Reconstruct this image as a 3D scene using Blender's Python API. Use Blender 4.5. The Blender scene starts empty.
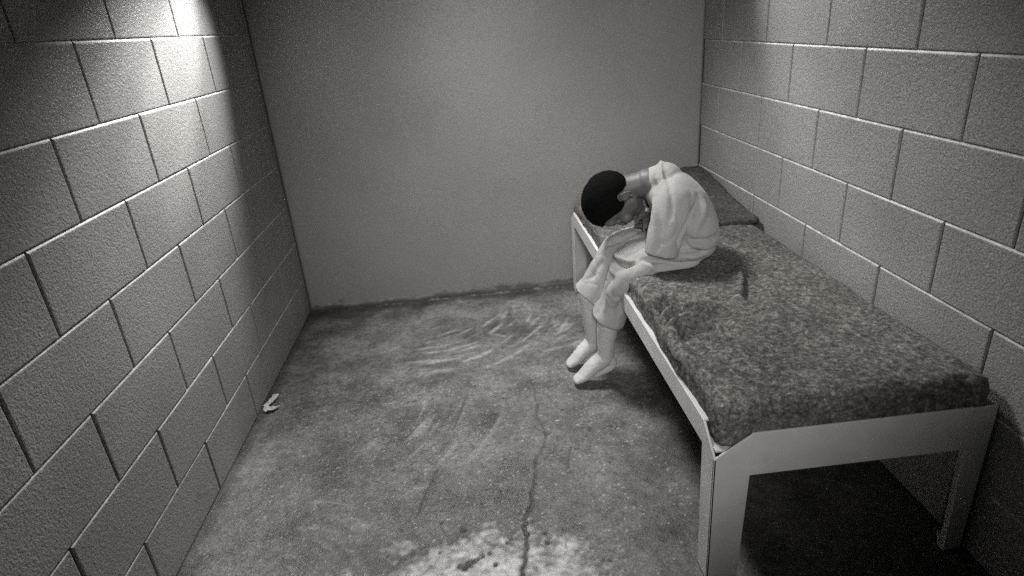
import bpy, bmesh, math, random
import numpy as np
from mathutils import Vector, Matrix, noise
from mathutils.bvhtree import BVHTree
random.seed(7)
C = bpy.context.scene.collection
D = 2.999          # distance of the back wall
W = 2.129          # width of the cell
YF = -0.95         # open (door) end behind the camera
HC = 2.55          # ceiling height
H = 0.2032         # block course

# ------------------------------------------------------------------ helpers
def link(name, me, mat=None, parent=None):
    o = bpy.data.objects.new(name, me)
    C.objects.link(o)
    if mat: me.materials.append(mat)
    if parent: o.parent = parent
    return o
def smooth(me, on=True):
    me.polygons.foreach_set('use_smooth', [on] * len(me.polygons))
def obj(name, bm, mat, parent=None, sm=True):
    bmesh.ops.recalc_face_normals(bm, faces=bm.faces)
    me = bpy.data.meshes.new(name)
    bm.to_mesh(me); bm.free()
    smooth(me, sm)
    return link(name, me, mat, parent)
def tag(o, label=None, cat=None, group=None, kind=None):
    if label: o['label'] = label
    if cat: o['category'] = cat
    if group: o['group'] = group
    if kind: o['kind'] = kind
    return o
def empty(name, loc):
    o = bpy.data.objects.new(name, None); o.location = loc
    o.empty_display_size = .1
    C.objects.link(o); return o
def V(*a): return Vector(a)
def lerp(a, b, t): return a + (b - a) * t
def sstep(a, b, x):
    t = np.clip((np.asarray(x, float) - a) / (b - a), 0, 1); return t * t * (3 - 2 * t)

def catmull(P, sub):
    """P: list of equal length tuples -> resampled array"""
    P = np.array(P, float)
    if len(P) < 3: 
        t = np.linspace(0, 1, sub * (len(P) - 1) + 1)[:, None]
        return P[0] + (P[-1] - P[0]) * t
    E = np.vstack([2 * P[0] - P[1], P, 2 * P[-1] - P[-2]])
    out = []
    for i in range(len(P) - 1):
        p0, p1, p2, p3 = E[i:i + 4]
        for k in range(sub):
            t = k / sub
            out.append(.5 * ((2 * p1) + (-p0 + p2) * t + (2 * p0 - 5 * p1 + 4 * p2 - p3) * t * t + (-p0 + 3 * p1 - 3 * p2 + p3) * t ** 3))
    out.append(P[-1])
    return np.array(out)

def loft(bm, pts, rads, ref=(0, 1, 0), n=24, sub=5, round_ends=(True, True), power=2.0):
    """Swept tube with elliptical section; rads (along ref, across)."""
    rads = [(r, r) if isinstance(r, (int, float)) else r for r in rads]
    Q = catmull([tuple(p) + tuple(r) for p, r in zip(pts, rads)], sub)
    P, R = Q[:, :3], np.maximum(Q[:, 3:], .001)
    T = np.gradient(P, axis=0)
    T /= np.linalg.norm(T, axis=1)[:, None] + 1e-9
    rings = []
    ref = np.array(ref, float)
    def ring(p, t, ra, rb):
        a = ref - t * (ref @ t); a /= np.linalg.norm(a) + 1e-9
        b = np.cross(t, a)
        vs = []
        for k in range(n):
            th = 2 * math.pi * k / n
            c, s = math.cos(th), math.sin(th)
            if power != 2.0:
                c = math.copysign(abs(c) ** (2 / power), c); s = math.copysign(abs(s) ** (2 / power), s)
            vs.append(bm.verts.new(p + a * ra * c + b * rb * s))
        return vs
    m = 4
    if round_ends[0]:
        r0 = min(R[0])
        for k in range(m, 0, -1):
            an = math.pi / 2 * k / (m + .3)
            rings.append(ring(P[0] - T[0] * r0 * math.sin(an), T[0], R[0, 0] * math.cos(an), R[0, 1] * math.cos(an)))
    for i in range(len(P)): rings.append(ring(P[i], T[i], R[i, 0], R[i, 1]))
    if round_ends[1]:
        r1 = min(R[-1])
        for k in range(1, m + 1):
            an = math.pi / 2 * k / (m + .3)
            rings.append(ring(P[-1] + T[-1] * r1 * math.sin(an), T[-1], R[-1, 0] * math.cos(an), R[-1, 1] * math.cos(an)))
    else:                                            # hollow hem: turn in and up
        rings.append(ring(P[-1], T[-1], R[-1, 0] - .012, R[-1, 1] - .012))
        rings.append(ring(P[-1] - T[-1] * .03, T[-1], R[-1, 0] - .014, R[-1, 1] - .014))
    for a, b in zip(rings, rings[1:]):
        for k in range(n):
            bm.faces.new((a[k], a[(k + 1) % n], b[(k + 1) % n], b[k]))
    bm.faces.new(list(reversed(rings[0]))); bm.faces.new(rings[-1])

def ellipsoid(bm, M, r, seg=28, rng=18):
    vs = []
    top = bm.verts.new(M @ V(0, 0, r[2])); bot = bm.verts.new(M @ V(0, 0, -r[2]))
    for i in range(1, rng):
        ph = math.pi * i / rng
        vs.append([bm.verts.new(M @ V(r[0] * math.sin(ph) * math.cos(2 * math.pi * k / seg), r[1] * math.sin(ph) * math.sin(2 * math.pi * k / seg), r[2] * math.cos(ph))) for k in range(seg)])
    for k in range(seg):
        k2 = (k + 1) % seg
        bm.faces.new((top, vs[0][k], vs[0][k2]))
        bm.faces.new((bot, vs[-1][k2], vs[-1][k]))
        for i in range(rng - 2): bm.faces.new((vs[i][k], vs[i + 1][k], vs[i + 1][k2], vs[i][k2]))

def remesh(name, bm, mat, voxel, smooth_it=4, fac=.5, parent=None):
    bmesh.ops.recalc_face_normals(bm, faces=bm.faces)
    me = bpy.data.meshes.new(name + '_raw'); bm.to_mesh(me); bm.free()
    o = bpy.data.objects.new(name + '_raw', me); C.objects.link(o)
    m = o.modifiers.new('r', 'REMESH'); m.mode = 'VOXEL'; m.voxel_size = voxel
    s = o.modifiers.new('s', 'SMOOTH'); s.factor = fac; s.iterations = smooth_it
    dg = bpy.context.evaluated_depsgraph_get()
    new = bpy.data.meshes.new_from_object(o.evaluated_get(dg))
    bpy.data.objects.remove(o); bpy.data.meshes.remove(me)
    new.name = name; new.materials.clear()
    smooth(new)
    return link(name, new, mat, parent)

def getco(me):
    a = np.empty(len(me.vertices) * 3, np.float32); me.vertices.foreach_get('co', a); return a.reshape(-1, 3).astype(float)
def getno(me):
    a = np.empty(len(me.vertices) * 3, np.float32); me.vertices.foreach_get('normal', a); return a.reshape(-1, 3).astype(float)
def setco(me, co):
    me.vertices.foreach_set('co', co.astype(np.float32).ravel()); me.update()
def polydist(co, line):
    """distance to a polyline and the 0..1 position along it"""
    L = np.array(line, float); best = np.full(len(co), 1e9); tt = np.zeros(len(co))
    n = len(L) - 1
    for i in range(n):
        a, d = L[i], L[i + 1] - L[i]
        t = np.clip(((co - a) @ d) / (d @ d), 0, 1)
        q = np.linalg.norm(co - a - t[:, None] * d, axis=1)
        m = q < best; best[m] = q[m]; tt[m] = (i + t[m]) / n
    return best, tt
def folds(co, lines):
    """lines: (points, amplitude, width): ridges (+) and creases (-), fading at the ends"""
    h = np.zeros(len(co))
    for pts, amp, w in lines:
        d, t = polydist(co, catmull(pts, 6) if len(pts) < 8 else np.array(pts))
        h += amp * np.exp(-(d / w) ** 2) * np.clip(np.sin(np.pi * np.clip(t, .04, .96)) * 1.6, 0, 1)
    return h
def vnoise(co, scale, seed=0.):
    return np.array([noise.noise((c[0] * scale[0] + seed, c[1] * scale[1] + seed, c[2] * scale[2])) for c in co])

# ------------------------------------------------------------------ materials
class NT:
    def __init__(s, name):
        s.m = bpy.data.materials.new(name); s.m.use_nodes = True
        s.n = s.m.node_tree.nodes; s.l = s.m.node_tree.links
        s.b = s.n['Principled BSDF']; s.tc = s.n.new('ShaderNodeTexCoord')
    def noise(s, scale, detail=4, rough=.6, vec=None, dist=0.):
        t = s.n.new('ShaderNodeTexNoise'); t.inputs['Scale'].default_value = scale
        t.inputs['Detail'].default_value = detail; t.inputs['Roughness'].default_value = rough
        t.inputs['Distortion'].default_value = dist
        s.l.new(vec or s.tc.outputs['Object'], t.inputs['Vector']); return t.outputs['Fac']
    def mapping(s, scale=(1, 1, 1), rot=(0, 0, 0)):
        m = s.n.new('ShaderNodeMapping'); m.inputs['Scale'].default_value = scale; m.inputs['Rotation'].default_value = rot
        s.l.new(s.tc.outputs['Object'], m.inputs['Vector']); return m.outputs['Vector']
    def ramp(s, fac, stops):
        r = s.n.new('ShaderNodeValToRGB'); e = r.color_ramp.elements
        while len(e) > 1: e.remove(e[-1])
        for i, (p, v) in enumerate(stops):
            c = v if isinstance(v, tuple) else (v, v * .99, v * .972)
            x = e[0] if i == 0 else e.new(p)
            x.position = p; x.color = (*c, 1)
        s.l.new(fac, r.inputs['Fac']); return r.outputs['Color']
    def mix(s, a, b, fac, mode='MIX'):
        m = s.n.new('ShaderNodeMix'); m.data_type = 'RGBA'; m.blend_type = mode
        for k, v in ((6, a), (7, b)):
            if isinstance(v, (int, float)): m.inputs[k].default_value = (v, v * .99, v * .972, 1)
            else: s.l.new(v, m.inputs[k])
        if isinstance(fac, (int, float)): m.inputs[0].default_value = fac
        else: s.l.new(fac, m.inputs[0])
        return m.outputs[2]
    def attr(s, name):
        a = s.n.new('ShaderNodeAttribute'); a.attribute_name = name; return a.outputs['Fac']
    def math(s, op, a, b=0.):
        m = s.n.new('ShaderNodeMath'); m.operation = op
        for i, v in enumerate((a, b)):
            if isinstance(v, (int, float)): m.inputs[i].default_value = v
            else: s.l.new(v, m.inputs[i])
        return m.outputs[0]
    def bump(s, h, strength, dist=.01, prev=None):
        b = s.n.new('ShaderNodeBump'); b.inputs['Strength'].default_value = strength; b.inputs['Distance'].default_value = dist
        s.l.new(h, b.inputs['Height'])
        if prev: s.l.new(prev, b.inputs['Normal'])
        return b.outputs['Normal']
    def out(s, col=None, normal=None, rough=.6, spec=.5, sheen=0.):
        if col is not None:
            if isinstance(col, (int, float)): s.b.inputs['Base Color'].default_value = (col, col * .99, col * .972, 1)
            else: s.l.new(col, s.b.inputs['Base Color'])
        if normal: s.l.new(normal, s.b.inputs['Normal'])
        if isinstance(rough, (int, float)): s.b.inputs['Roughness'].default_value = rough
        else: s.l.new(rough, s.b.inputs['Roughness'])
        s.b.inputs['Specular IOR Level'].default_value = spec
        if sheen:
            s.b.inputs['Sheen Weight'].default_value = sheen; s.b.inputs['Sheen Roughness'].default_value = .5
        return s.m

def mat_block():
    t = NT('painted_block')
    a = t.noise(170, 3, .65); b = t.noise(60, 4, .6); c = t.noise(2.2, 3, .5)
    col = t.ramp(a, [(.3, .20), (.5, .33), (.72, .46)])
    col = t.mix(col, t.ramp(c, [(.35, .8), (.65, 1.)]), 1., 'MULTIPLY')
    n = t.bump(a, .75, .0035); n = t.bump(b, .35, .005, n)
    return t.out(col, n, .42, .5)
def mat_edge():  # paler tone: painted light on the upward slope of the joints
    t = NT('lit_block_edge'); a = t.noise(24, 4, .65); b = t.noise(150, 3, .6)
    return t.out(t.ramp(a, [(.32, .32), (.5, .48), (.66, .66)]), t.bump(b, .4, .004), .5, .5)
def mat_plaster():
    t = NT('back_wall_paint')
    a = t.noise(210, 3, .7); b = t.noise(38, 4, .6); c = t.noise(1.6, 4, .55)
    col = t.ramp(a, [(.3, .22), (.5, .31), (.72, .40)])
    col = t.mix(col, t.ramp(c, [(.35, .86), (.65, 1.)]), 1., 'MULTIPLY')
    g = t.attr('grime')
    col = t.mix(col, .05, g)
    n = t.bump(a, .5, .003); n = t.bump(b, .2, .004, n)
    return t.out(col, n, .5, .4)
def mat_ceiling():
    t = NT('ceiling_paint'); return t.out(t.ramp(t.noise(90), [(.3, .4), (.7, .5)]), None, .7, .3)
def mat_floor():
    t = NT('worn_concrete')
    a = t.noise(150, 4, .7); b = t.noise(34, 5, .65); c = t.noise(4.5, 5, .6); d = t.noise(1.4, 3, .5)
    base = t.ramp(a, [(.28, .06), (.5, .135), (.72, .25)])
    base = t.mix(base, t.ramp(b, [(.3, .55), (.5, .95), (.7, 1.25)]), 1., 'MULTIPLY')
    base = t.mix(base, t.ramp(c, [(.32, .38), (.5, .9), (.68, 1.4)]), 1., 'MULTIPLY')
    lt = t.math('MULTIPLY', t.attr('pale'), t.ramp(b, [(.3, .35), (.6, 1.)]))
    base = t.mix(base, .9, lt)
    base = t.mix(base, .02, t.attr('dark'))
    n = t.bump(a, .5, .004); n = t.bump(b, .35, .006, n)
    return t.out(base, n, t.math('ADD', t.math('MULTIPLY', c, .35), .28), .45)
def mat_metal():
    t = NT('painted_bed_steel')
    a = t.noise(120, 3, .6); b = t.noise(9, 4, .6); k = t.noise(46, 2, .5)
    col = t.ramp(b, [(.3, .52), (.7, .64)])
    chip = t.ramp(k, [(.80, 0.), (.82, 1.)])
    col = t.mix(col, .06, chip)
    return t.out(col, t.bump(a, .12, .003), .38, .5)
def mat_wool(name, dark, mid, light):
    t = NT(name)
    a = t.noise(200, 3, .75); b = t.noise(75, 4, .75); c = t.noise(7, 4, .6); e = t.noise(24, 4, .65, None, .6)
    col = t.ramp(b, [(.3, dark), (.5, mid), (.7, light)])
    col = t.mix(col, t.ramp(a, [(.3, .45), (.5, .95), (.7, 1.6)]), 1., 'MULTIPLY')
    col = t.mix(col, t.ramp(e, [(.3, .8), (.55, 1.), (.75, 1.25)]), 1., 'MULTIPLY')
    col = t.mix(col, t.ramp(c, [(.3, .75), (.7, 1.15)]), 1., 'MULTIPLY')
    n = t.bump(b, .8, .0022); n = t.bump(a, .8, .0010, n); n = t.bump(e, .5, .004, n)
    return t.out(col, n, .95, .03, .0)
def mat_cloth(name, lo, hi, scale=1.):
    t = NT(name)
    a = t.noise(420 * scale, 2, .6); b = t.noise(60, 4, .6); c = t.noise(9, 3, .5)
    col = t.ramp(a, [(.3, lo), (.7, hi)])
    col = t.mix(col, t.ramp(c, [(.3, .86), (.7, 1.)]), 1., 'MULTIPLY')
    n = t.bump(a, .35, .0006); n = t.bump(b, .3, .0016, n)
    return t.out(col, n, .85, .15, .1)
def mat_skin():
    t = NT('skin'); a = t.noise(130, 3, .6); c = t.noise(14, 3, .5)
    return t.out(t.ramp(c, [(.3, .085), (.7, .125)]), t.bump(a, .1, .002), .5, .4)
def mat_hair():
    t = NT('short_black_hair')
    v = t.mapping((1, 1, .35)); a = t.noise(330, 2, .7, v); b = t.noise(60, 3, .6)
    return t.out(t.ramp(a, [(.3, .002), (.7, .008)]), t.bump(b, .3, .006, t.bump(a, .7, .004)), .85, .04)
def mat_paper():
    t = NT('crumpled_paper'); a = t.noise(70, 3, .6)
    return t.out(t.ramp(a, [(.3, .6), (.7, .8)]), t.bump(a, .3, .004), .8, .2)

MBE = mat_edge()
MB, MP, MC, MF, MM = mat_block(), mat_plaster(), mat_ceiling(), mat_floor(), mat_metal()
MW = mat_wool('grey_wool', .04, .125, .29)
MW2 = mat_wool('dark_wool', .03, .075, .14)
MT = mat_cloth('mattress_ticking', .10, .16)
MS, MTr, MSo = mat_cloth('shirt_cotton', .29, .41), mat_cloth('trouser_cotton', .31, .42), mat_cloth('sock_knit', .48, .62, .6)
MSk, MH, MPa = mat_skin(), mat_hair(), mat_paper()

# ------------------------------------------------------------------ room shell
def block_wall(name, x, inward, zoff, joint_y, odd_rows_of):
    """One mesh: every block a raised, round edged face over a recessed mortar bed."""
    bm = bmesh.new()
    dep = .0075                                # depth of the raked joint
    def vert(y, z, h): return bm.verts.new((x + inward * (h - dep), y, z))
    # mortar bed
    a = [vert(YF, -.02, 0), vert(D, -.02, 0), vert(D, HC, 0), vert(YF, HC, 0)]
    bm.faces.new(a)
    # inset at the sides, below, above (the sloped upper edge); height below and above
    steps = [(.0026, .0004, .0004, .0, .0), (.0026, .0004, .0004, dep - .0030, dep - .0050), (.0031, .0010, .0020, dep - .0018, dep - .0038),
             (.0040, .0020, .0042, dep - .0008, dep - .0021), (.0055, .0032, .0064, dep - .0002, dep - .0007), (.0080, .0050, .0090, dep, dep)]
    r = 0
    zlo = zoff
    rows = [(0.0, zoff)] if zoff > .05 else []
    z = zoff
    while z < HC:
        rows.append((max(z, 0.), min(z + H, HC))); z += H
    for (z0, z1) in rows:
        n = round((z1 - zoff) / H)
        par = odd_rows_of(n)
        k = -12
        y = joint_y + (1 if par else 0) * H
        y -= 2 * H * math.ceil((y - YF) / (2 * H))
        while y < D:
            y0, y1 = max(y, YF), min(y + 2 * H, D)
            y += 2 * H
            if y1 - y0 < .02: continue
            j = random.uniform(-.0007, .0007)
            rings = []
            for sd, lo, up, hb, ht in steps:
                jj = j if hb else 0
                rings.append([vert(y0 + sd, z0 + lo, hb + jj), vert(y1 - sd, z0 + lo, hb + jj), vert(y1 - sd, z1 - up, ht + jj), vert(y0 + sd, z1 - up, ht + jj)])
            for ri, (p, q) in enumerate(zip(rings, rings[1:])):
                for i in range(4):
                    fc = bm.faces.new((p[i], p[(i + 1) % 4], q[(i + 1) % 4], q[i]))
                    if i == 2 and 0 < ri < 4: fc.material_index = 1      # paler colour paints the light caught by the upper edge
            bm.faces.new(rings[-1])
    # back of the wall, so that it has a thickness
    b = [bm.verts.new((x - inward * .15, yy, zz)) for yy, zz in ((YF, -.02), (D, -.02), (D, HC), (YF, HC))]
    for i in range(4): bm.faces.new((a[i], b[i], b[(i + 1) % 4], a[(i + 1) % 4]))
    bm.faces.new(list(reversed(b)))
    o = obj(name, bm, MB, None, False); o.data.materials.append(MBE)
    return tag(o, kind='structure')
# n counts courses upward: row n has its top at zoff + n*H
block_wall('wall_left', 0., 1, -.008, D - 1.5547, lambda n: (8 - n) % 2 == 1)
block_wall('wall_right', W, -1, .0035, D - .826, lambda n: (7 - n) % 2 == 0)

def grid_mesh(name, xs, ys, zfun, mat):
    X, Y = np.meshgrid(xs, ys); co = np.stack([X.ravel(), Y.ravel(), np.zeros(X.size)], 1)
    nx, ny = len(xs), len(ys)
    i = np.arange(nx * ny).reshape(ny, nx)
    f = np.stack([i[:-1, :-1], i[:-1, 1:], i[1:, 1:], i[1:, :-1]], -1).reshape(-1, 4)
    me = bpy.data.meshes.new(name)
    me.vertices.add(len(co)); me.loops.add(f.size); me.polygons.add(len(f))
    attrs = zfun(co)
    me.vertices.foreach_set('co', co.astype(np.float32).ravel())
    me.loops.foreach_set('vertex_index', f.astype(np.int32).ravel())
    me.polygons.foreach_set('loop_start', np.arange(0, f.size, 4, dtype=np.int32))
    me.update(calc_edges=True)
    for k, v in attrs.items():
        at = me.attributes.new(k, 'FLOAT', 'POINT'); at.data.foreach_set('value', v.astype(np.float32))
    smooth(me)
    return link(name, me, mat)

CRACK = [(1.109, 2.081), (1.111, 1.944), (1.094, 1.864), (1.118, 1.756), (1.101, 1.681), (1.061, 1.616), (1.056, 1.562), (1.046, 1.523), (1.031, 1.472), (1.03, 1.431), (1.005, 1.382), (.994, 1.333), (.995, 1.301), (.991, 1.256), (.979, 1.206), (.968, 1.164), (.955, 1.08), (.96, .98), (.93, .85)]
def jitter(line, amp, n=4):
    out = []
    rnd = random.Random(3)
    for a, b in zip(line, line[1:]):
        for k in range(n):
            t = k / n
            out.append((lerp(a[0], b[0], t) + rnd.uniform(-amp, amp), lerp(a[1], b[1], t) + rnd.uniform(-amp, amp)))
    return out + [line[-1]]
def floor_fun(co):
    xy = co[:, :2]
    n1 = vnoise(co, (3, 3, 1)); n2 = vnoise(co, (14, 14, 1), 5.); n3 = vnoise(co, (60, 60, 1), 9.)
    z = n1 * .0015 + n2 * .0006
    dark = np.zeros(len(co)); pale = np.zeros(len(co))
    d, t = polydist(xy, jitter(CRACK, .004))
    w = np.interp(t, [0, .3, .5, .7, 1], [.0026, .0028, .0036, .0046, .0055])
    c = np.exp(-(d / w) ** 2); z -= c * .006
    dark = np.maximum(dark, c * np.interp(t, [0, .25, .5], [.7, .8, 1.]))
    pale = np.maximum(pale, .35 * np.exp(-((d - .008) / .007) ** 2) * (n3 > .05) * (t > .55))
    for ln, wd, k in (([(.842, 2.071), (.817, 1.957), (.783, 1.829)], .003, .7), ([(.733, 1.634), (.713, 1.575), (.688, 1.5), (.672, 1.426)], .004, .8), ([(1.19, 1.66), (1.161, 1.556)], .0035, .8), ([(1.145, 1.50), (1.12, 1.36), (1.10, 1.24)], .003, .3), ([(.745, 1.62), (.72, 1.55)], .002, .3)):
        d, t = polydist(xy, ln); c = np.exp(-(d / wd) ** 2) * k; dark = np.maximum(dark, c); z -= c * .002
    # chipped holes
    rnd = random.Random(5)
    for (x, y, r) in [(.815, 1.216, .011), (.826, 1.224, .012), (.840, 1.233, .010), (.853, 1.239, .008), (.866, 1.246, .007), (.885, 1.253, .006), (.806, 1.352, .008), (.815, 1.346, .007), (.901, 1.212, .008), (.952, 1.294, .009), (.938, 1.282, .005), (.996, 1.303, .010), (1.051, 1.266, .009), (1.05, 1.30, .007), (1.02, 1.35, .006), (.8, 1.221, .008)] + \
            [(rnd.uniform(.3, 1.4), rnd.uniform(1.1, 2.3), rnd.uniform(.003, .0055)) for _ in range(120)]:
        m = (abs(xy[:, 0] - x) < .05) & (abs(xy[:, 1] - y) < .05)
        dd = np.linalg.norm(xy[m] - (x, y), axis=1) * (1 + .5 * n3[m])
        c = np.exp(-(dd / r) ** 4)
        dark[m] = np.maximum(dark[m], c * .9); z[m] -= c * .003
    # sheen on the floor towards the door end, painted as a pale patch
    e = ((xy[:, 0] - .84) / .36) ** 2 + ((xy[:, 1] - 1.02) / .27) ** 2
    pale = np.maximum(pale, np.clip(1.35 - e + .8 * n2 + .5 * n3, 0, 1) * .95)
    # speckles of paint
    sp = vnoise(co, (130, 130, 1), 21.)
    pale = np.maximum(pale, (sp > .60) * .4 * (xy[:, 1] < 2.2))
    # swirls left by a mop or trowel
    for cx, cy, R0, R1, a0, a1, k, seed in ((.78, 2.98, .30, .80, -2.0, -.5, .55, 2.), (.20, 2.30, .50, .95, -1.2, -.35, .5, 8.), (1.3, 2.75, .12, .5, -2.7, -1.2, .4, 4.), (.15, 1.25, .1, .5, -.3, 1.2, .3, 6.)):
        dx, dy = xy[:, 0] - cx, xy[:, 1] - cy
        r = np.hypot(dx, dy); a = np.arctan2(dy, dx)
        m = sstep(R0, R0 + .1, r) * (1 - sstep(R1 - .12, R1, r)) * sstep(a0, a0 + .25, a) * (1 - sstep(a1 - .25, a1, a))
        s = np.array([noise.noise((rr * 34 + seed + aa * 6, aa * 3.2 + seed, 0)) if mm > .02 else -1. for rr, aa, mm in zip(r, a, m)])
        s2 = sstep(.12, .45, s) * m
        pale = np.maximum(pale, s2 * k * .38); z += s2 * .0015
        dark = np.maximum(dark, sstep(.1, .5, -s) * (m > .02) * m * .35)
    # grime along the walls, darker tone below the bed
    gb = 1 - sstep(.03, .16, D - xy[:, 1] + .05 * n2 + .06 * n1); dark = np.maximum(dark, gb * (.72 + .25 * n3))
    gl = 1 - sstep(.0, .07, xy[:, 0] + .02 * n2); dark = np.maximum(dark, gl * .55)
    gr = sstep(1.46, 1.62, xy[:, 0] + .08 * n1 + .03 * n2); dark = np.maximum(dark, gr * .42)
    # the mortar squeezed out in the corner of floor and back wall
    z += np.clip(.010 * np.exp(-((D - .012 - xy[:, 1]) / .012) ** 2) * (.6 + n2 + n3), 0, 1)
    co[:, 2] = z - .002
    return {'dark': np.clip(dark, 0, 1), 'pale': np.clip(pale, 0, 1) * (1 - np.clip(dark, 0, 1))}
ys = np.concatenate([np.arange(YF, .95, .03), np.arange(.95, 2.2, .0042), np.arange(2.2, D + .01, .006)])
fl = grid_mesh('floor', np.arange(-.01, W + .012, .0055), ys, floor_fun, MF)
tag(fl, kind='structure')

# back wall: plaster sheet with a slightly uneven foot
def wall_back():
    xs = np.arange(0, W + .01, .01); zs = np.concatenate([np.arange(-.02, .12, .005), np.arange(.12, HC + .03, .03)])
    X, Z = np.meshgrid(xs, zs); n = len(xs)
    co = np.stack([X.ravel(), np.zeros(X.size), Z.ravel()], 1)
    n1 = vnoise(co, (9, 1, 30)); n2 = vnoise(co, (40, 1, 60), 3.)
    co[:, 1] = D + .0015 * vnoise(co, (3, 1, 3), 7.) - .006 * (1 - sstep(.0, .03, co[:, 2] + .012 * n1)) 
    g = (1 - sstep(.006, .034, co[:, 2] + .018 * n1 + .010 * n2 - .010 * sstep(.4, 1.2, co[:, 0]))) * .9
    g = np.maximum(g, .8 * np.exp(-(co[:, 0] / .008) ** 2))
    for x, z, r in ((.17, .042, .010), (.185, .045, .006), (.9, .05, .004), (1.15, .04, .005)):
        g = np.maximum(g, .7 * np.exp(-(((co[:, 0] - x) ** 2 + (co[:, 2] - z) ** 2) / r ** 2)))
    bm = bmesh.new(); vs = [bm.verts.new(c) for c in co]
    for j in range(len(zs) - 1):
        for i in range(n - 1): bm.faces.new((vs[j * n + i], vs[j * n + i + 1], vs[(j + 1) * n + i + 1], vs[(j + 1) * n + i]))
    me = bpy.data.meshes.new('wall_back'); bm.to_mesh(me); bm.free(); smooth(me)
    at = me.attributes.new('grime', 'FLOAT', 'POINT'); at.data.foreach_set('value', g.astype(np.float32))
    o = link('wall_back', me, MP)
    so = o.modifiers.new('thick', 'SOLIDIFY'); so.thickness = .15; so.offset = -1
    return tag(o, kind='structure')
wall_back()

def box(bm, lo, hi, bev=0., seg=2):
    r = bmesh.ops.create_cube(bm, size=1.)
    vs = r['verts']
    for v in vs: v.co = V(*[lerp(lo[i], hi[i], v.co[i] + .5) for i in range(3)])
    if bev:
        es = list({e for v in vs for e in v.link_edges})
        bmesh.ops.bevel(bm, geom=es, offset=bev, segments=seg, affect='EDGES', profile=.6)
bm = bmesh.new(); box(bm, (-.15, YF, HC), (W + .15, D + .15, HC + .12)); tag(obj('ceiling', bm, MC, None, False), kind='structure')

# ------------------------------------------------------------------ bed
BX0, BX1, BY0, BY1, BZ = 1.438, 2.122, 1.080, 2.945, .452
bed = empty('steel_bed_frame', (BX0 + .35, (BY0 + BY1) / 2, 0))
tag(bed, 'white-painted steel bunk frame standing along the right block wall', 'bed frame')
def bpart(name, bm, m=MM, parent=None, sm=False):
    o = obj(name, bm, m, None, sm)
    p = parent or bed
    o.parent = p
    o.matrix_parent_inverse = Matrix.Translation(-Vector(p.location)) if p is bed else Matrix()
    return o
def prism(bm, pts, axis, a0, a1, bev=.0015):
    """polygon in the two other axes pushed along axis"""
    def mk(q, a): 
        c = list(q); c.insert(axis, a); return bm.verts.new(c)
    A = [mk(q, a0) for q in pts]; B = [mk(q, a1) for q in pts]
    n = len(pts); fs = [bm.faces.new(A), bm.faces.new(list(reversed(B)))]
    for i in range(n): fs.append(bm.faces.new((A[i], B[i], B[(i + 1) % n], A[(i + 1) % n])))
    bmesh.ops.recalc_face_normals(bm, faces=fs)
    if bev:
        es = list({e for f in fs for e in f.edges}); bmesh.ops.bevel(bm, geom=es, offset=bev, segments=2, affect='EDGES', profile=.6)
TH = .006
# side rails: plate with a flange turned in at the top
for x, s in ((BX0, 1), (BX1, -1)):
    bm = bmesh.new()
    prism(bm, [(x, BZ - .068), (x, BZ), (x + s * .030, BZ), (x + s * .030, BZ - TH), (x + s * TH, BZ - TH), (x + s * TH, BZ - .068)], 1, BY0 + .075, BY1 - .075) if False else None
    P = [(x, BZ - .068), (x, BZ), (x + s * .026, BZ), (x + s * .026, BZ - TH), (x + s * TH, BZ - TH), (x + s * TH, BZ - .068)]
    A = [bm.verts.new((q[0], BY0 + .072, q[1])) for q in P]; B = [bm.verts.new((q[0], BY1 - .072, q[1])) for q in P]
    bm.faces.new(A); bm.faces.new(list(reversed(B)))
    for i in range(6): bm.faces.new((A[i], B[i], B[(i + 1) % 6], A[(i + 1) % 6]))
    bmesh.ops.recalc_face_normals(bm, faces=bm.faces)
    bmesh.ops.bevel(bm, geom=list(bm.edges), offset=.0018, segments=2, affect='EDGES', profile=.6)
    bpart('side_rail', bm)
# end rails
for y, s in ((BY0 + .002, 1), (BY1 - .002, -1)):
    bm = bmesh.new()
    prism(bm, [(BX0 + .088, BZ - .122), (BX1 - .058, BZ - .122), (BX1 - .058, BZ), (BX0 + .088, BZ)], 1, y, y + s * TH, .0018)
    bpart('end_rail', bm)
# corner legs: bent angle, the outer corner cut down in a notch
def leg(x, y, sx, sy, wide_t, wide_b, zc, zt, foot):
    bm = bmesh.new()
    # flange on the end face
    prism(bm, [(x, foot), (x + sx * wide_b, foot), (x + sx * wide_t, BZ - .122), (x + sx * wide_t, zt), (x, zc)], 1, y, y + sy * TH, .0015)
    # flange on the side face
    prism(bm, [(y, foot), (y + sy * .060, foot), (y + sy * .074, BZ - .07), (y + sy * .074, zt), (y, zc)], 0, x, x + sx * TH, .0015)
    # rounded foot plate
    prism(bm, [(x, y), (x + sx * wide_b, y), (x + sx * wide_b, y + sy * .02), (x + sx * .02, y + sy * .06), (x, y + sy * .06)], 2, 0.0, .006, .0015)
    return bpart('leg', bm)
leg(BX0, BY0, 1, 1, .090, .080, BZ - .062, BZ, .0)
leg(BX1, BY0, -1, 1, .060, .048, BZ, BZ, .0)
leg(BX0, BY1, 1, -1, .080, .070, BZ - .055, BZ, .0)
leg(BX1, BY1, -1, -1, .060, .048, BZ, BZ, .0)
bm = bmesh.new(); box(bm, (BX0 + .007, BY0 + .01, BZ - .05), (BX1 - .007, BY1 - .01, BZ - .044), .001)
bpart('deck_panel', bm)

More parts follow.
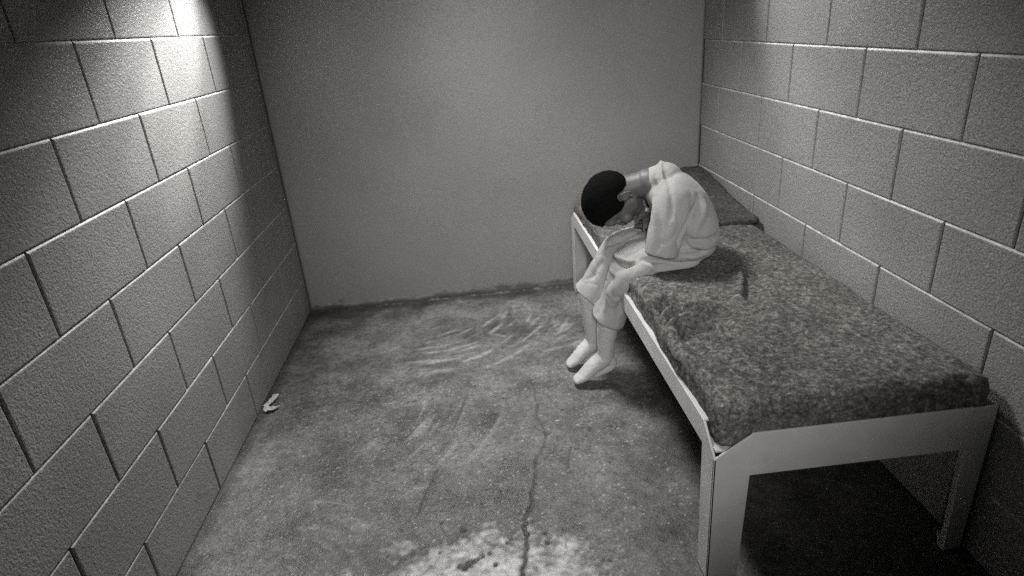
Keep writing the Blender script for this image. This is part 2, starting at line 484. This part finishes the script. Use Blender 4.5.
# ------------------------------------------------------------------ mattress, blanket, folded blanket
def slab(name, x0, x1, y0, y1, zb, zt, r, step, mat, disp=None, ztop_fn=None, shell=0.):
    """Rounded slab: a sheet laid over the top, bent down over all four sides, closed below."""
    drop = zt - zb
    L = r * math.pi / 2 + max(drop - r, .002)
    ix0, ix1, iy0, iy1 = x0 + r, x1 - r, y0 + r, y1 - r
    ss = np.arange(ix0 - L, ix1 + L + step * .5, step); ts = np.arange(iy0 - L, iy1 + L + step * .5, step)
    S, T = np.meshgrid(ss, ts); s, t = S.ravel(), T.ravel()
    qx, qy = np.clip(s, ix0, ix1), np.clip(t, iy0, iy1)
    dx, dy = s - qx, t - qy
    dist = np.maximum(np.abs(dx), np.abs(dy)); l2 = np.hypot(dx, dy) + 1e-9
    ux, uy = dx / l2, dy / l2
    ang = np.minimum(dist / r, math.pi / 2)
    out = r * np.sin(ang); down = r * (1 - np.cos(ang)) + np.maximum(dist - r * math.pi / 2, 0)
    co = np.stack([qx + ux * out, qy + uy * out, zt - down], 1)
    nrm = np.stack([ux * np.sin(ang), uy * np.sin(ang), np.cos(ang)], 1)
    if ztop_fn is not None:
        k = np.clip((co[:, 2] - zb) / drop, 0, 1); co[:, 2] += k * ztop_fn(co)
    if disp is not None:
        h = disp(co, nrm); co += nrm * h[:, None]
    nx, ny = len(ss), len(ts)
    i = np.arange(nx * ny).reshape(ny, nx)
    f = np.stack([i[:-1, :-1], i[:-1, 1:], i[1:, 1:], i[1:, :-1]], -1).reshape(-1, 4)
    bm = bmesh.new()
    vs = [bm.verts.new(c) for c in co]
    for q in f: bm.faces.new([vs[k] for k in q])
    b = list(i[0, :]) + list(i[1:, -1]) + list(i[-1, -2::-1]) + list(i[-2:0:-1, 0])
    if not shell: bm.faces.new([vs[k] for k in reversed(b)])
    me = bpy.data.meshes.new(name); bm.to_mesh(me); bm.free(); smooth(me)
    o = link(name, me, mat)
    if shell:
        so = o.modifiers.new('thickness', 'SOLIDIFY'); so.thickness = shell; so.offset = -1
    return o

mt = slab('mattress', BX0 + .022, BX1 - .01, BY0 + .02, BY1 - .01, BZ - .043, .496, .03, .02, MT)
tag(mt, 'thin institutional mattress lying on the bunk frame under the grey blanket', 'mattress')

SEAT = (1.70, 2.01)
def wool_disp(co, nr):
    top = nr[:, 2] > .3
    n1 = vnoise(co, (4, 4, 4)); n2 = vnoise(co, (16, 16, 16), 3.); n3 = vnoise(co, (70, 70, 70), 8.); n4 = vnoise(co, (150, 150, 150), 2.)
    h = .005 * n1 + .0025 * n2 + .0016 * n3 + .0010 * n4
    # the seated boy presses the blanket down and pulls creases around himself
    d = np.hypot((co[:, 0] - SEAT[0]) / 1.2, co[:, 1] - SEAT[1])
    h -= .016 * np.exp(-(d / .17) ** 2)
    F = [([(1.440, 1.430, .52), (1.470, 1.468, .53), (1.515, 1.492, .53), (1.610, 1.470, .53)], .022, .013),
         ([(1.440, 1.430, .52), (1.470, 1.468, .53), (1.515, 1.492, .53), (1.610, 1.470, .53)], .012, .006),
         ([(1.465, 1.390, .52), (1.492, 1.435, .53), (1.535, 1.456, .53), (1.620, 1.438, .53)], -.022, .017),
         ([(1.450, 1.515, .52), (1.500, 1.550, .53), (1.570, 1.565, .53), (1.680, 1.545, .53)], .020, .014),
         ([(1.450, 1.515, .52), (1.500, 1.550, .53), (1.570, 1.565, .53), (1.680, 1.545, .53)], .010, .006),
         ([(1.455, 1.480, .52), (1.505, 1.523, .53), (1.565, 1.532, .53), (1.650, 1.508, .53)], -.023, .013),
         ([(1.440, 1.60, .52), (1.475, 1.650, .53), (1.530, 1.670, .53)], .018, .012),
         ([(1.450, 1.57, .52), (1.490, 1.620, .53), (1.560, 1.635, .53)], -.020, .013),
         ([(1.850, 1.83, .53), (1.815, 1.74, .53), (1.775, 1.655, .53), (1.73, 1.59, .53)], -.020, .012),
         ([(1.835, 1.86, .53), (1.800, 1.735, .53), (1.750, 1.639, .53), (1.69, 1.557, .53)], .014, .022),
         ([(1.880, 1.85, .53), (1.845, 1.735, .53), (1.790, 1.630, .53), (1.73, 1.55, .53)], -.013, .018),
         ([(1.470, 1.455, .53), (1.452, 1.410, .52), (1.452, 1.350, .51), (1.475, 1.295, .51)], .014, .016),
         ([(1.480, 1.400, .53), (1.490, 1.345, .53), (1.530, 1.290, .53)], -.010, .018),
         ([(1.46, 1.25, .52), (1.58, 1.32, .53), (1.72, 1.33, .53)], .007, .025),
         ([(1.95, 1.2, .53), (1.80, 1.45, .53), (1.86, 1.7, .53)], .005, .03)]
    h += 1.25 * folds(co, F) * top
    # loosely tucked long edge: bunches and bulges
    lx = 1 - sstep(1.425, 1.50, co[:, 0])
    w = .004 * np.sin(co[:, 1] * 23 + 3 * n1) + .006 * n2
    lx = lx * sstep(BZ - .004, BZ + .016, co[:, 2])
    h += lx * w * sstep(1.06, 1.2, co[:, 1]) * (1 - sstep(2.0, 2.2, co[:, 1]))
    # fuller along the open side near the foot of the bed
    bul = np.exp(-((co[:, 1] - 1.42) / .17) ** 2); h += lx * bul * .016
    h -= lx * np.exp(-((co[:, 1] - 1.78) / .10) ** 2) * .012
    h += .004 * np.exp(-((co[:, 1] - 1.11) / .03) ** 2) * np.sin(co[:, 0] * 33 + 3 * n1) * (nr[:, 1] < -.3)
    return h
def wool_top(co):
    return -.03 * np.exp(-((co[:, 0] - 1.42) / .12) ** 2 - ((co[:, 1] - 2.95) / .25) ** 2) - .010 * np.exp(-((co[:, 0] - 2.11) / .08) ** 2) + .004 * np.exp(-((co[:, 1] - 1.2) / .15) ** 2)
bl = slab('blanket', BX0 + .012, BX1 - .016, BY0 + .012, BY1 - .012, BZ - .040, .527, .034, .0046, MW, wool_disp, wool_top, .006)
tag(bl, 'fuzzy grey wool blanket tucked over the mattress on the white bunk', 'blanket')

def fold_top(co): return .075 * sstep(2.32, 2.9, co[:, 1]) * sstep(1.6, 1.8, co[:, 0])
def fold_disp(co, nr):
    n1 = vnoise(co, (5, 5, 5), 4.); n2 = vnoise(co, (22, 22, 22), 6.); n3 = vnoise(co, (90, 90, 90), 1.)
    h = .005 * n1 + .0025 * n2 + .0015 * n3
    h += folds(co, [([(1.5, 2.32, .57), (1.7, 2.36, .57), (1.95, 2.33, .57), (2.1, 2.36, .57)], .004, .02), ([(1.75, 2.45, .57), (1.95, 2.6, .58), (2.08, 2.8, .6)], .005, .02), ([(1.5, 2.5, .57), (1.62, 2.6, .58), (1.66, 2.85, .6)], -.005, .02)])
    return h
fb = slab('folded_blanket', 1.60, BX1 - .008, 2.265, BY1 - .014, .522, .547, .014, .0075, MW2, fold_disp, fold_top)
tag(fb, 'dark folded blanket laid across the head end of the bunk behind the boy', 'blanket')

# ------------------------------------------------------------------ the boy
Z = np.array([0, 0, 1.])
def frame(o, x, y, z):
    m = Matrix((x, y, z)).transposed().to_4x4(); m.translation = o; return m
# head frame: f = where the face looks, u = crown, s = to the boy's left (near side)
HC_ = V(1.446, 2.085, .734)
HS = 1.08
u = V(-.93, .05, -.22).normalized(); f = V(.10, .06, -1.)
f = (f - u * f.dot(u)).normalized(); s_ = u.cross(f).normalized()
if s_.y > 0: s_ = -s_
HM = frame(HC_, f, s_, u)           # local x=f, y=s(left), z=u
HM = HM @ Matrix.Scale(HS, 4)
def hl(a, b, c): return HM @ V(a, b, c)
def T3(a, b, c, tilt=0.): return HM @ Matrix.Translation((a, b, c)) @ Matrix.Rotation(tilt, 4, 'Y')

body = bmesh.new()
# skull, face, jaw
ellipsoid(body, T3(-.012, 0, .016, -.35), (.088, .070, .077))
ellipsoid(body, T3(.022, 0, -.030), (.056, .055, .066))
ellipsoid(body, T3(.030, 0, -.068), (.042, .043, .034))
ellipsoid(body, T3(.058, 0, -.088), (.020, .024, .016))
ellipsoid(body, T3(.058, 0, .022), (.024, .050, .030))               # brow
for sd in (1, -1):
    ellipsoid(body, T3(.066, sd * .028, .000), (.010, .015, .010))   # closed lids
    ellipsoid(body, T3(.056, sd * .034, -.032), (.022, .022, .022))  # cheeks
    ellipsoid(body, T3(.014, sd * .044, -.062), (.026, .010, .020))  # jaw angle
    # ear: rim, bowl, lobe
    rim = []
    for k in range(11):
        a = math.radians(-70 + 250 * k / 10)
        rim.append(hl(-.034 - .014 * math.cos(a), sd * (.073 + .009 * max(0, math.cos(a))), -.042 + .0185 * math.sin(a)))
    loft(body, rim, [.0035] + [.0045] * 9 + [.0035], (0.3, 1, .2), 10, 3)
    ellipsoid(body, T3(-.032, sd * .067, -.042), (.012, .006, .016), 16, 10)
    ellipsoid(body, T3(-.026, sd * .069, -.059), (.006, .005, .008), 14, 8)
loft(body, [hl(.070, 0, .018), hl(.082, 0, -.004), hl(.091, 0, -.024)], [.007, .009, .012], tuple(s_), 14, 4)    # nose
for sd in (1, -1): ellipsoid(body, T3(.080, sd * .011, -.028), (.010, .008, .008), 12, 8)
ellipsoid(body, T3(.076, 0, -.053), (.010, .022, .006), 14, 8)
ellipsoid(body, T3(.074, 0, -.063), (.010, .018, .006), 14, 8)
# neck
NB = V(1.580, 2.055, .800)
loft(body, [hl(-.035, 0, -.015), hl(-.030, 0, -.060), lerp(hl(-.028, 0, -.075), NB, .6), NB, V(1.63, 2.04, .77)], [(.050, .046), (.050, .046), (.050, .047), (.056, .05), (.07, .05)], (0, 1, 0))
# trunk
loft(body, [V(1.700, 2.012, .600), V(1.695, 2.014, .665), V(1.660, 2.025, .720), V(1.622, 2.04, .755), V(1.605, 2.05, .778)],
     [(.125, .074), (.116, .068), (.114, .064), (.095, .052), (.055, .044)], (0, 1, 0))
ellipsoid(body, Matrix.Translation((1.700, 2.010, .600)), (.080, .130, .066))
# arms: shoulder, elbow, wrist
ARM = {1: (V(1.602, 1.935, .772), V(1.580, 1.882, .628), V(1.592, 2.015, .642)),
       -1: (V(1.612, 2.165, .765), V(1.570, 2.225, .640), V(1.588, 2.100, .668))}
for sd, (a, b, c) in ARM.items():
    loft(body, [lerp(V(1.62, 2.045, .765), a, .6), a, lerp(a, b, .5), b], [.034, .036, .034, .030], (1, 0, 0), 18)
    loft(body, [b, lerp(b, c, .35), lerp(b, c, .8), c], [.031, .030, .023, (.022, .018)], (0, 0, 1), 18)
def hand(bm, wrist, d, n, thumb_side, curl=.35):
    """palm, four fingers of different length, thumb from the side of the palm"""
    d = d.normalized(); n = (n - d * n.dot(d)).normalized(); side = d.cross(n).normalized() * thumb_side
    loft(bm, [wrist - d * .012, wrist + d * .016, wrist + d * .045, wrist + d * .066], [(.020, .016), (.026, .013), (.032, .011), (.031, .009)], tuple(side), 18, 4)
    for k, (off, L) in enumerate(((.0235, .052), (.008, .059), (-.008, .055), (-.0235, .043))):
        p = wrist + d * (.066 - abs(off) * .15) + side * off; a = 0.; pts = [p - d * .012, p]
        dirv = d + side * off * 3
        for j, fr in enumerate((.45, .30, .25)):
            a += curl * (1 + .12 * k) * (.8, 1.2, .9)[j]
            q = (dirv.normalized() * math.cos(a) - n * math.sin(a))
            p = p + q * L * fr; pts.append(p)
        loft(bm, pts, [.0072, .0074, .0068, .0062, .0050], tuple(side), 12, 3)
    p = wrist + d * .018 + side * .022
    td = (d * .75 + side * .6 - n * .25).normalized()
    loft(bm, [p - side * .01, p + td * .020, p + td * .036 + d * .004, p + td * .048 + d * .010 - n * .004], [.0095, .0088, .0076, .0058], tuple(n), 12, 3)
hand(body, ARM[1][2], V(-.15, .95, .0), V(.1, 0, 1), -1, .30)
hand(body, ARM[-1][2], V(-.15, -.95, -.06), V(.1, 0, 1), 1, .32)
# legs and feet
HIP = {1: V(1.675, 1.945, .586), -1: V(1.675, 2.075, .588)}
KNE = {1: V(1.478, 1.972, .552), -1: V(1.466, 2.112, .545)}
HEM = {1: V(1.406, 2.000, .298), -1: V(1.358, 2.125, .345)}
ANK = {1: V(1.402, 2.030, .122), -1: V(1.382, 2.155, .120)}
TOE = {1: V(1.280, 2.022, .024), -1: V(1.274, 2.150, .022)}
def foot(bm, ank, toe, grow=0.):
    d = (toe - ank).normalized(); back = V(.9, .02, -.42).normalized()
    heel = ank + back * .026 + V(0, 0, -.040)
    g = grow
    loft(bm, [ank + V(0, 0, .09), ank + V(0, 0, .03), ank + V(-.006, 0, -.012), lerp(ank, toe, .40) + V(-.004, 0, -.006), lerp(ank, toe, .74) + V(0, 0, -.006), toe],
         [(.031 + g, .033 + g), (.029 + g, .032 + g), (.031 + g, .036 + g), (.034 + g, .030 + g), (.036 + g, .022 + g), (.028 + g, .014 + g)], (0, 1, 0), 22, 5)
    loft(bm, [ank + V(.004, 0, .0), heel, lerp(heel, toe, .45) + V(0, 0, -.008)], [.025 + g, .021 + g, .018 + g], (0, 1, 0), 18, 4)
for sd in (1, -1):
    h, k, a = HIP[sd], KNE[sd], ANK[sd]
    loft(body, [h, lerp(h, k, .5), k], [.054, .044, .034], (0, 1, 0), 20)
    m = HEM[sd]
    loft(body, [k, lerp(k, m, .25), lerp(k, m, .6), lerp(m, a, .4), a], [.034, .032, .027, .022, .020], (0, 1, 0), 20)
    foot(body, a, TOE[sd], -.010)
person = remesh('person', body, MSk, .0036, 3, .5)
tag(person, 'boy with cropped black hair sitting doubled over on the blanket, face bowed to his knees', 'person')
def pchild(o): o.parent = person; return o

# hair: short cap that dives under the skin at the hairline
def make_hair():
    bm = bmesh.new()
    seg, rng = 120, 90
    R = np.array([.0985, .0765, .0850]); c0 = np.array([-.0135, 0, .0145])
    ct, st = math.cos(-.52), math.sin(-.52)
    def tilt(d): return np.array([d[0] * ct + d[2] * st, d[1], -d[0] * st + d[2] * ct])
    fx = [-.11, -.07, -.060, -.053, -.044, -.032, -.018, -.006, .006, .016, .026, .040, .056, .1]
    uz = [-.092, -.088, -.082, -.056, -.022, -.014, -.022, -.040, -.030, -.020, .010, .036, .046, .050]
    vs = []
    for i in range(rng + 1):
        ph = math.pi * i / rng; row = []
        for k in range(seg):
            th = 2 * math.pi * k / seg
            d = np.array([math.sin(ph) * math.cos(th), math.sin(ph) * math.sin(th), math.cos(ph)])
            p = c0 + tilt(R * d)
            lim = np.interp(p[0], fx, uz) + .004 * noise.noise((p[0] * 90, p[1] * 90, p[2] * 90))
            k_ = float(sstep(-.006, .006, p[2] - lim))
            bmp = .0016 * noise.noise(tuple(p * 55)) + .0010 * noise.noise(tuple(p * 190))
            q = c0 + tilt((R * (.83 + .17 * k_) + bmp * k_) * d)
            row.append(bm.verts.new(hl(*q)))
        vs.append(row)
    for i in range(rng):
        for k in range(seg):
            k2 = (k + 1) % seg
            bm.faces.new((vs[i][k], vs[i + 1][k], vs[i + 1][k2], vs[i][k2]))
    bmesh.ops.remove_doubles(bm, verts=bm.verts, dist=1e-5)
    return obj('hair', bm, MH)
pchild(make_hair())

# trousers
tb = bmesh.new()
ellipsoid(tb, Matrix.Translation((1.692, 2.010, .588)), (.104, .166, .072))
loft(tb, [V(1.695, 2.012, .60), V(1.692, 2.014, .655)], [(.152, .098), (.140, .088)], (0, 1, 0), 30, 4)
for sd in (1, -1):
    h, k, hm = HIP[sd], KNE[sd], HEM[sd]
    loft(tb, [h + V(0, -sd * .01, -.006), lerp(h, k, .5) + V(0, -sd * .010, -.002), k + V(.02, 0, -.002)], [(.092, .062), (.084, .056), (.074, .058)], (0, 1, 0), 28)
    loft(tb, [k + V(.03, 0, .0), k + V(.002, 0, -.012), lerp(k, hm, .40) + V(.006, 0, 0), lerp(k, hm, .72) + V(.008, 0, 0), hm], [(.064, .052), (.066, .054), (.064, .056), (.070, .060), (.078, .066)], (0, 1, 0), 28, 6, (True, False))
# slack cloth under the near knee
loft(tb, [V(1.62, 1.885, .556), V(1.54, 1.888, .546), V(1.478, 1.900, .512), V(1.436, 1.930, .450), V(1.418, 1.965, .37)], [.028, .032, .036, .037, .034], (0, 1, 0), 20)
# cloth stretched across the lap
loft(tb, [V(1.66, 2.01, .595), V(1.56, 2.035, .582), V(1.49, 2.045, .560)], [(.12, .050), (.11, .038), (.09, .026)], (0, 1, 0), 24)
tr = remesh('trousers', tb, MTr, .0048, 5, .5)
def wrinkle(o, lines, nz, amp, seed=0., cr=1.):
    me = o.data; co, no = getco(me), getno(me)
    bv = BVHTree.FromPolygons([tuple(c) for c in co], [tuple(p.vertices) for p in me.polygons])
    ls = [([tuple(bv.find_nearest(Vector(q))[0]) for q in catmull(pts, 5)], a, w) for pts, a, w in lines]      # lay the folds on the cloth
    h = 1.25 * folds(co, ls) + amp * vnoise(co, nz, seed) + amp * .5 * vnoise(co, tuple(2.3 * q for q in nz), seed + 4)
    rd = np.abs(vnoise(co, tuple(1.1 * q for q in nz), seed + 9)); h -= cr * amp * .9 * np.exp(-(rd / .07) ** 2)      # sharp creases
    rd = np.abs(vnoise(co, tuple(2.1 * q for q in nz), seed + 15)); h -= cr * amp * .5 * np.exp(-(rd / .09) ** 2)
    setco(me, co + no * h[:, None])
wrinkle(tr, [
    # flat folds along the near thigh
    ([(1.488, 1.895, .568), (1.528, 1.875, .568), (1.58, 1.87, .562), (1.644, 1.855, .558), (1.70, 1.855, .566)], -.009, .008),
    ([(1.50, 1.89, .546), (1.58, 1.87, .546), (1.66, 1.858, .541), (1.72, 1.86, .545)], .008, .009),
    ([(1.50, 1.885, .592), (1.58, 1.865, .587), (1.66, 1.855, .582), (1.72, 1.858, .585)], .007, .009),
    ([(1.62, 1.859, .606), (1.677, 1.853, .604), (1.74, 1.875, .606)], -.008, .008),
    # bowl shaped fold at the near knee
    ([(1.425, 2.015, .560), (1.420, 1.975, .545), (1.452, 1.919, .542), (1.498, 1.893, .536)], -.009, .008),
    ([(1.430, 2.020, .580), (1.428, 1.965, .566), (1.462, 1.912, .564), (1.51, 1.890, .560)], .008, .009),
    ([(1.41, 1.99, .520), (1.42, 1.94, .505), (1.462, 1.905, .50)], .006, .012),
    # down the near shin
    ([(1.42, 1.939, .483), (1.402, 1.942, .404), (1.384, 1.947, .345)], .005, .013),
    ([(1.445, 1.925, .48), (1.43, 1.935, .40), (1.42, 1.94, .33)], -.007, .012),
    ([(1.385, 1.96, .46), (1.365, 1.965, .38), (1.355, 1.97, .32)], -.005, .012),
    # far leg and lap
    ([(1.40, 2.06, .52), (1.380, 2.08, .47), (1.362, 2.085, .42)], -.006, .012),
    ([(1.375, 2.11, .52), (1.345, 2.10, .44), (1.32, 2.10, .37)], .003, .012),
    ([(1.545, 2.07, .625), (1.50, 2.06, .60), (1.455, 2.075, .575), (1.42, 2.10, .555)], -.012, .011),
    ([(1.54, 2.03, .63), (1.48, 2.03, .585), (1.44, 2.045, .545)], .008, .011),
    ([(1.52, 1.99, .62), (1.47, 2.0, .585), (1.435, 2.02, .55)], -.007, .009)],
    (9, 9, 6), .0052, 2., .7)
# thin stitched hems
pchild(tr)

# shirt
sb = bmesh.new()
loft(sb, [V(1.712, 2.012, .615), V(1.708, 2.013, .660), V(1.682, 2.020, .715), V(1.645, 2.032, .757), V(1.618, 2.044, .785), V(1.606, 2.050, .803)],
     [(.166, .092), (.160, .094), (.158, .094), (.152, .090), (.122, .074), (.074, .056)], (0, 1, 0), 36, 5, (False, True))
# flared shirt tail
loft(sb, [V(1.66, 2.015, .70), V(1.700, 2.012, .655), V(1.704, 2.010, .596)], [(.150, .085), (.164, .092), (.170, .093)], (0, 1, 0), 36, 5, (True, False))
SL = {1: [V(1.630, 1.960, .782), V(1.618, 1.915, .765), V(1.600, 1.888, .712), V(1.578, 1.876, .650), V(1.566, 1.870, .592)],
      -1: [V(1.62, 2.13, .772), V(1.61, 2.178, .755), V(1.59, 2.206, .700), V(1.575, 2.214, .645), V(1.568, 2.216, .595)]}
for sd in (1, -1):
    loft(sb, SL[sd], [(.060, .050), (.068, .054), (.068, .052), (.061, .052), (.058, .053)], (1, 0, 0), 30, 6, (True, False))
# collar band round the neck
ring = []
nd = (NB - hl(-.028, 0, -.075)).normalized()
cc = lerp(hl(-.028, 0, -.075), NB, .62)
e1 = V(0, 1, 0) - nd * nd.y; e1.normalize(); e2 = nd.cross(e1)
for k in range(25):
    a = 2 * math.pi * k / 24
    ring.append(cc + nd * .080 + e1 * .066 * math.cos(a) + e2 * .058 * math.sin(a))
loft(sb, ring, [.0075] * 25, tuple(nd), 10, 2)
loft(sb, [cc + nd * .082, V(1.640, 2.042, .772)], [(.062, .058), (.092, .062)], (0, 1, 0), 28, 4)
sh = remesh('shirt', sb, MS, .0045, 4, .5)
wrinkle(sh, [
    # pull folds from the collar over the shoulder
    ([(1.575, 1.995, .845), (1.560, 1.960, .80), (1.550, 1.92, .745), (1.535, 1.88, .69)], -.008, .008),
    ([(1.595, 1.985, .850), (1.585, 1.945, .81), (1.572, 1.90, .755), (1.55, 1.86, .69)], .007, .009),
    ([(1.615, 1.98, .850), (1.61, 1.935, .815), (1.60, 1.885, .765), (1.58, 1.845, .70)], -.005, .009),
    # long crease between sleeve and back
    ([(1.700, 1.90, .785), (1.672, 1.878, .735), (1.640, 1.850, .690), (1.618, 1.836, .655), (1.612, 1.835, .61)], -.013, .010),
    ([(1.725, 1.91, .77), (1.700, 1.882, .715), (1.675, 1.862, .665), (1.66, 1.855, .63)], .007, .014),
    # soft folds down the sleeve
    ([(1.60, 1.84, .74), (1.585, 1.82, .69), (1.575, 1.812, .62)], .005, .014),
    ([(1.555, 1.86, .73), (1.540, 1.83, .67), (1.53, 1.825, .61)], -.005, .011),
    ([(1.60, 1.83, .68), (1.57, 1.815, .655), (1.53, 1.83, .65)], -.004, .008),
    # belt folds above the tail
    ([(1.63, 1.85, .645), (1.68, 1.848, .638), (1.75, 1.885, .636), (1.80, 1.95, .645)], -.009, .008),
    ([(1.64, 1.848, .625), (1.69, 1.846, .618), (1.76, 1.888, .617), (1.80, 1.95, .62)], .007, .008),
    ([(1.66, 1.846, .603), (1.72, 1.860, .600), (1.78, 1.91, .60)], -.006, .007)],
    (8, 8, 5), .0048, 6., .2)
pchild(sh)
# socks
for sd in (1, -1):
    k = bmesh.new(); foot(k, ANK[sd], TOE[sd], .0)
    a = ANK[sd]; kn = HEM[sd]
    loft(k, [lerp(a, kn, .06), lerp(a, kn, .4), lerp(a, kn, .75), lerp(a, kn, 1.0)], [.033, .036, .040, .042], (0, 1, 0), 22)
    so = remesh('sock', k, MSo, .004, 4, .5)
    wrinkle(so, [([(a.x + .01, a.y - .035, .185), (a.x + .018, a.y - .034, .155), (a.x + .014, a.y - .032, .125)], -.0018, .005),
                 ([(a.x + .022, a.y - .030, .19), (a.x + .028, a.y - .028, .16), (a.x + .024, a.y - .028, .13)], -.0018, .005),
                 ([(a.x - .01, a.y - .035, .17), (a.x + .0, a.y - .034, .145)], -.0015, .005)], (18, 18, 18), .0012, 3. + sd)
    pchild(so)

# ------------------------------------------------------------------ scrap of paper by the left wall
bm = bmesh.new()
n = 14
for (pts, seed) in (([(.010, 2.10), (.030, 2.165), (.050, 2.18), (.046, 2.15), (.030, 2.10)], 1), ([(.012, 2.085), (.030, 2.10), (.060, 2.085), (.075, 2.105), (.065, 2.075), (.030, 2.066)], 2)):
    c = np.mean(pts, axis=0)
    ring_ = catmull(pts + [pts[0]], 6)[:-1]
    tops, bots, m = [], [], []
    for q in ring_:
        z = .004 + .010 * (.5 + noise.noise((q[0] * 60, q[1] * 60, seed)))
        tops.append(bm.verts.new((q[0], q[1], z + .0008))); bots.append(bm.verts.new((q[0], q[1], z)))
        i_ = lerp(c, q, .5); z2 = .002 + .022 * (.5 + noise.noise((i_[0] * 70, i_[1] * 70, seed + 3.)))
        m.append((bm.verts.new((i_[0], i_[1], z2 + .0008)), bm.verts.new((i_[0], i_[1], z2))))
    ct, cb = bm.verts.new((c[0], c[1], .0100)), bm.verts.new((c[0], c[1], .0092))
    k = len(ring_)
    for i in range(k):
        j = (i + 1) % k
        bm.faces.new((tops[i], tops[j], m[j][0], m[i][0])); bm.faces.new((m[i][0], m[j][0], ct))
        bm.faces.new((bots[j], bots[i], m[i][1], m[j][1])); bm.faces.new((m[j][1], m[i][1], cb))
        bm.faces.new((tops[j], tops[i], bots[i], bots[j]))
pp = obj('paper_scrap', bm, MPa, None, False)
tag(pp, 'small crumpled white paper scrap on the floor against the left block wall', 'paper scrap')

# ------------------------------------------------------------------ light
def area(name, loc, target, sx, sy, power, spread=math.pi):
    l = bpy.data.lights.new(name, 'AREA'); l.shape = 'RECTANGLE'; l.size = sx; l.size_y = sy; l.energy = power; l.color = (1, .992, .972); l.spread = spread
    o = bpy.data.objects.new(name, l); C.objects.link(o); o.location = loc
    o.rotation_euler = (Vector(target) - Vector(loc)).to_track_quat('-Z', 'Y').to_euler(); return o
def spot(name, loc, target, power, ang, blend, rad):
    l = bpy.data.lights.new(name, 'SPOT'); l.energy = power; l.spot_size = math.radians(ang); l.spot_blend = blend; l.shadow_soft_size = rad; l.color = (1, .992, .972)
    o = bpy.data.objects.new(name, l); C.objects.link(o); o.location = loc
    o.rotation_euler = (Vector(target) - Vector(loc)).to_track_quat('-Z', 'Y').to_euler(); return o
spot('ceiling_lamp', (.85, 2.62, HC - .05), (1.36, 1.98, .2), 340, 83, 1., .26)
spot('unseen_corner_spot', (.50, 2.93, 2.02), (.0, 1.90, .92), 230, 46, 1., .03)
spot('unseen_corner_spot', (.30, 2.95, 2.06), (.0, 2.18, 1.30), 200, 19, .9, .02)
spot('unseen_corner_spot', (.30, 2.95, 2.06), (.0, 1.74, 1.18), 120, 14, 1., .02)
spot('unseen_corner_spot', (1.62, 2.90, 2.20), (W, 1.98, 1.25), 110, 40, 1., .04)  # added spot for the bright band high on the right wall
spot('behind_camera_fill', (.85, -.85, 1.95), (1.24, 2.38, .64), 250, 52, 1., .2)  # added fill from behind the camera for bed end, boy and back wall
w = bpy.data.worlds.new('ambient_fill'); bpy.context.scene.world = w; w.use_nodes = True  # dim ambient fill added through the open end
w.node_tree.nodes['Background'].inputs[0].default_value = (1, .992, .972, 1)
w.node_tree.nodes['Background'].inputs[1].default_value = .02

# ------------------------------------------------------------------ camera
cam = bpy.data.cameras.new('camera'); co_ = bpy.data.objects.new('camera', cam); C.objects.link(co_)
cam.sensor_width = 36.; cam.sensor_fit = 'HORIZONTAL'; cam.lens = 20.9442; cam.shift_x = .00607; cam.shift_y = -.02187; cam.clip_start = .02
co_.matrix_world = Matrix(((.99387, .10172, -.04337, .94051), (-.07838, .37131, -.92519, 0.), (-.078, .92292, .37701, 1.37217), (0, 0, 0, 1)))
sc = bpy.context.scene; sc.camera = co_
sc.view_settings.view_transform = 'Standard'; sc.view_settings.look = 'None'; sc.view_settings.gamma = 1.; sc.view_settings.use_curve_mapping = False
sc.view_settings.exposure = 0.
sc.cycles.use_denoising = False
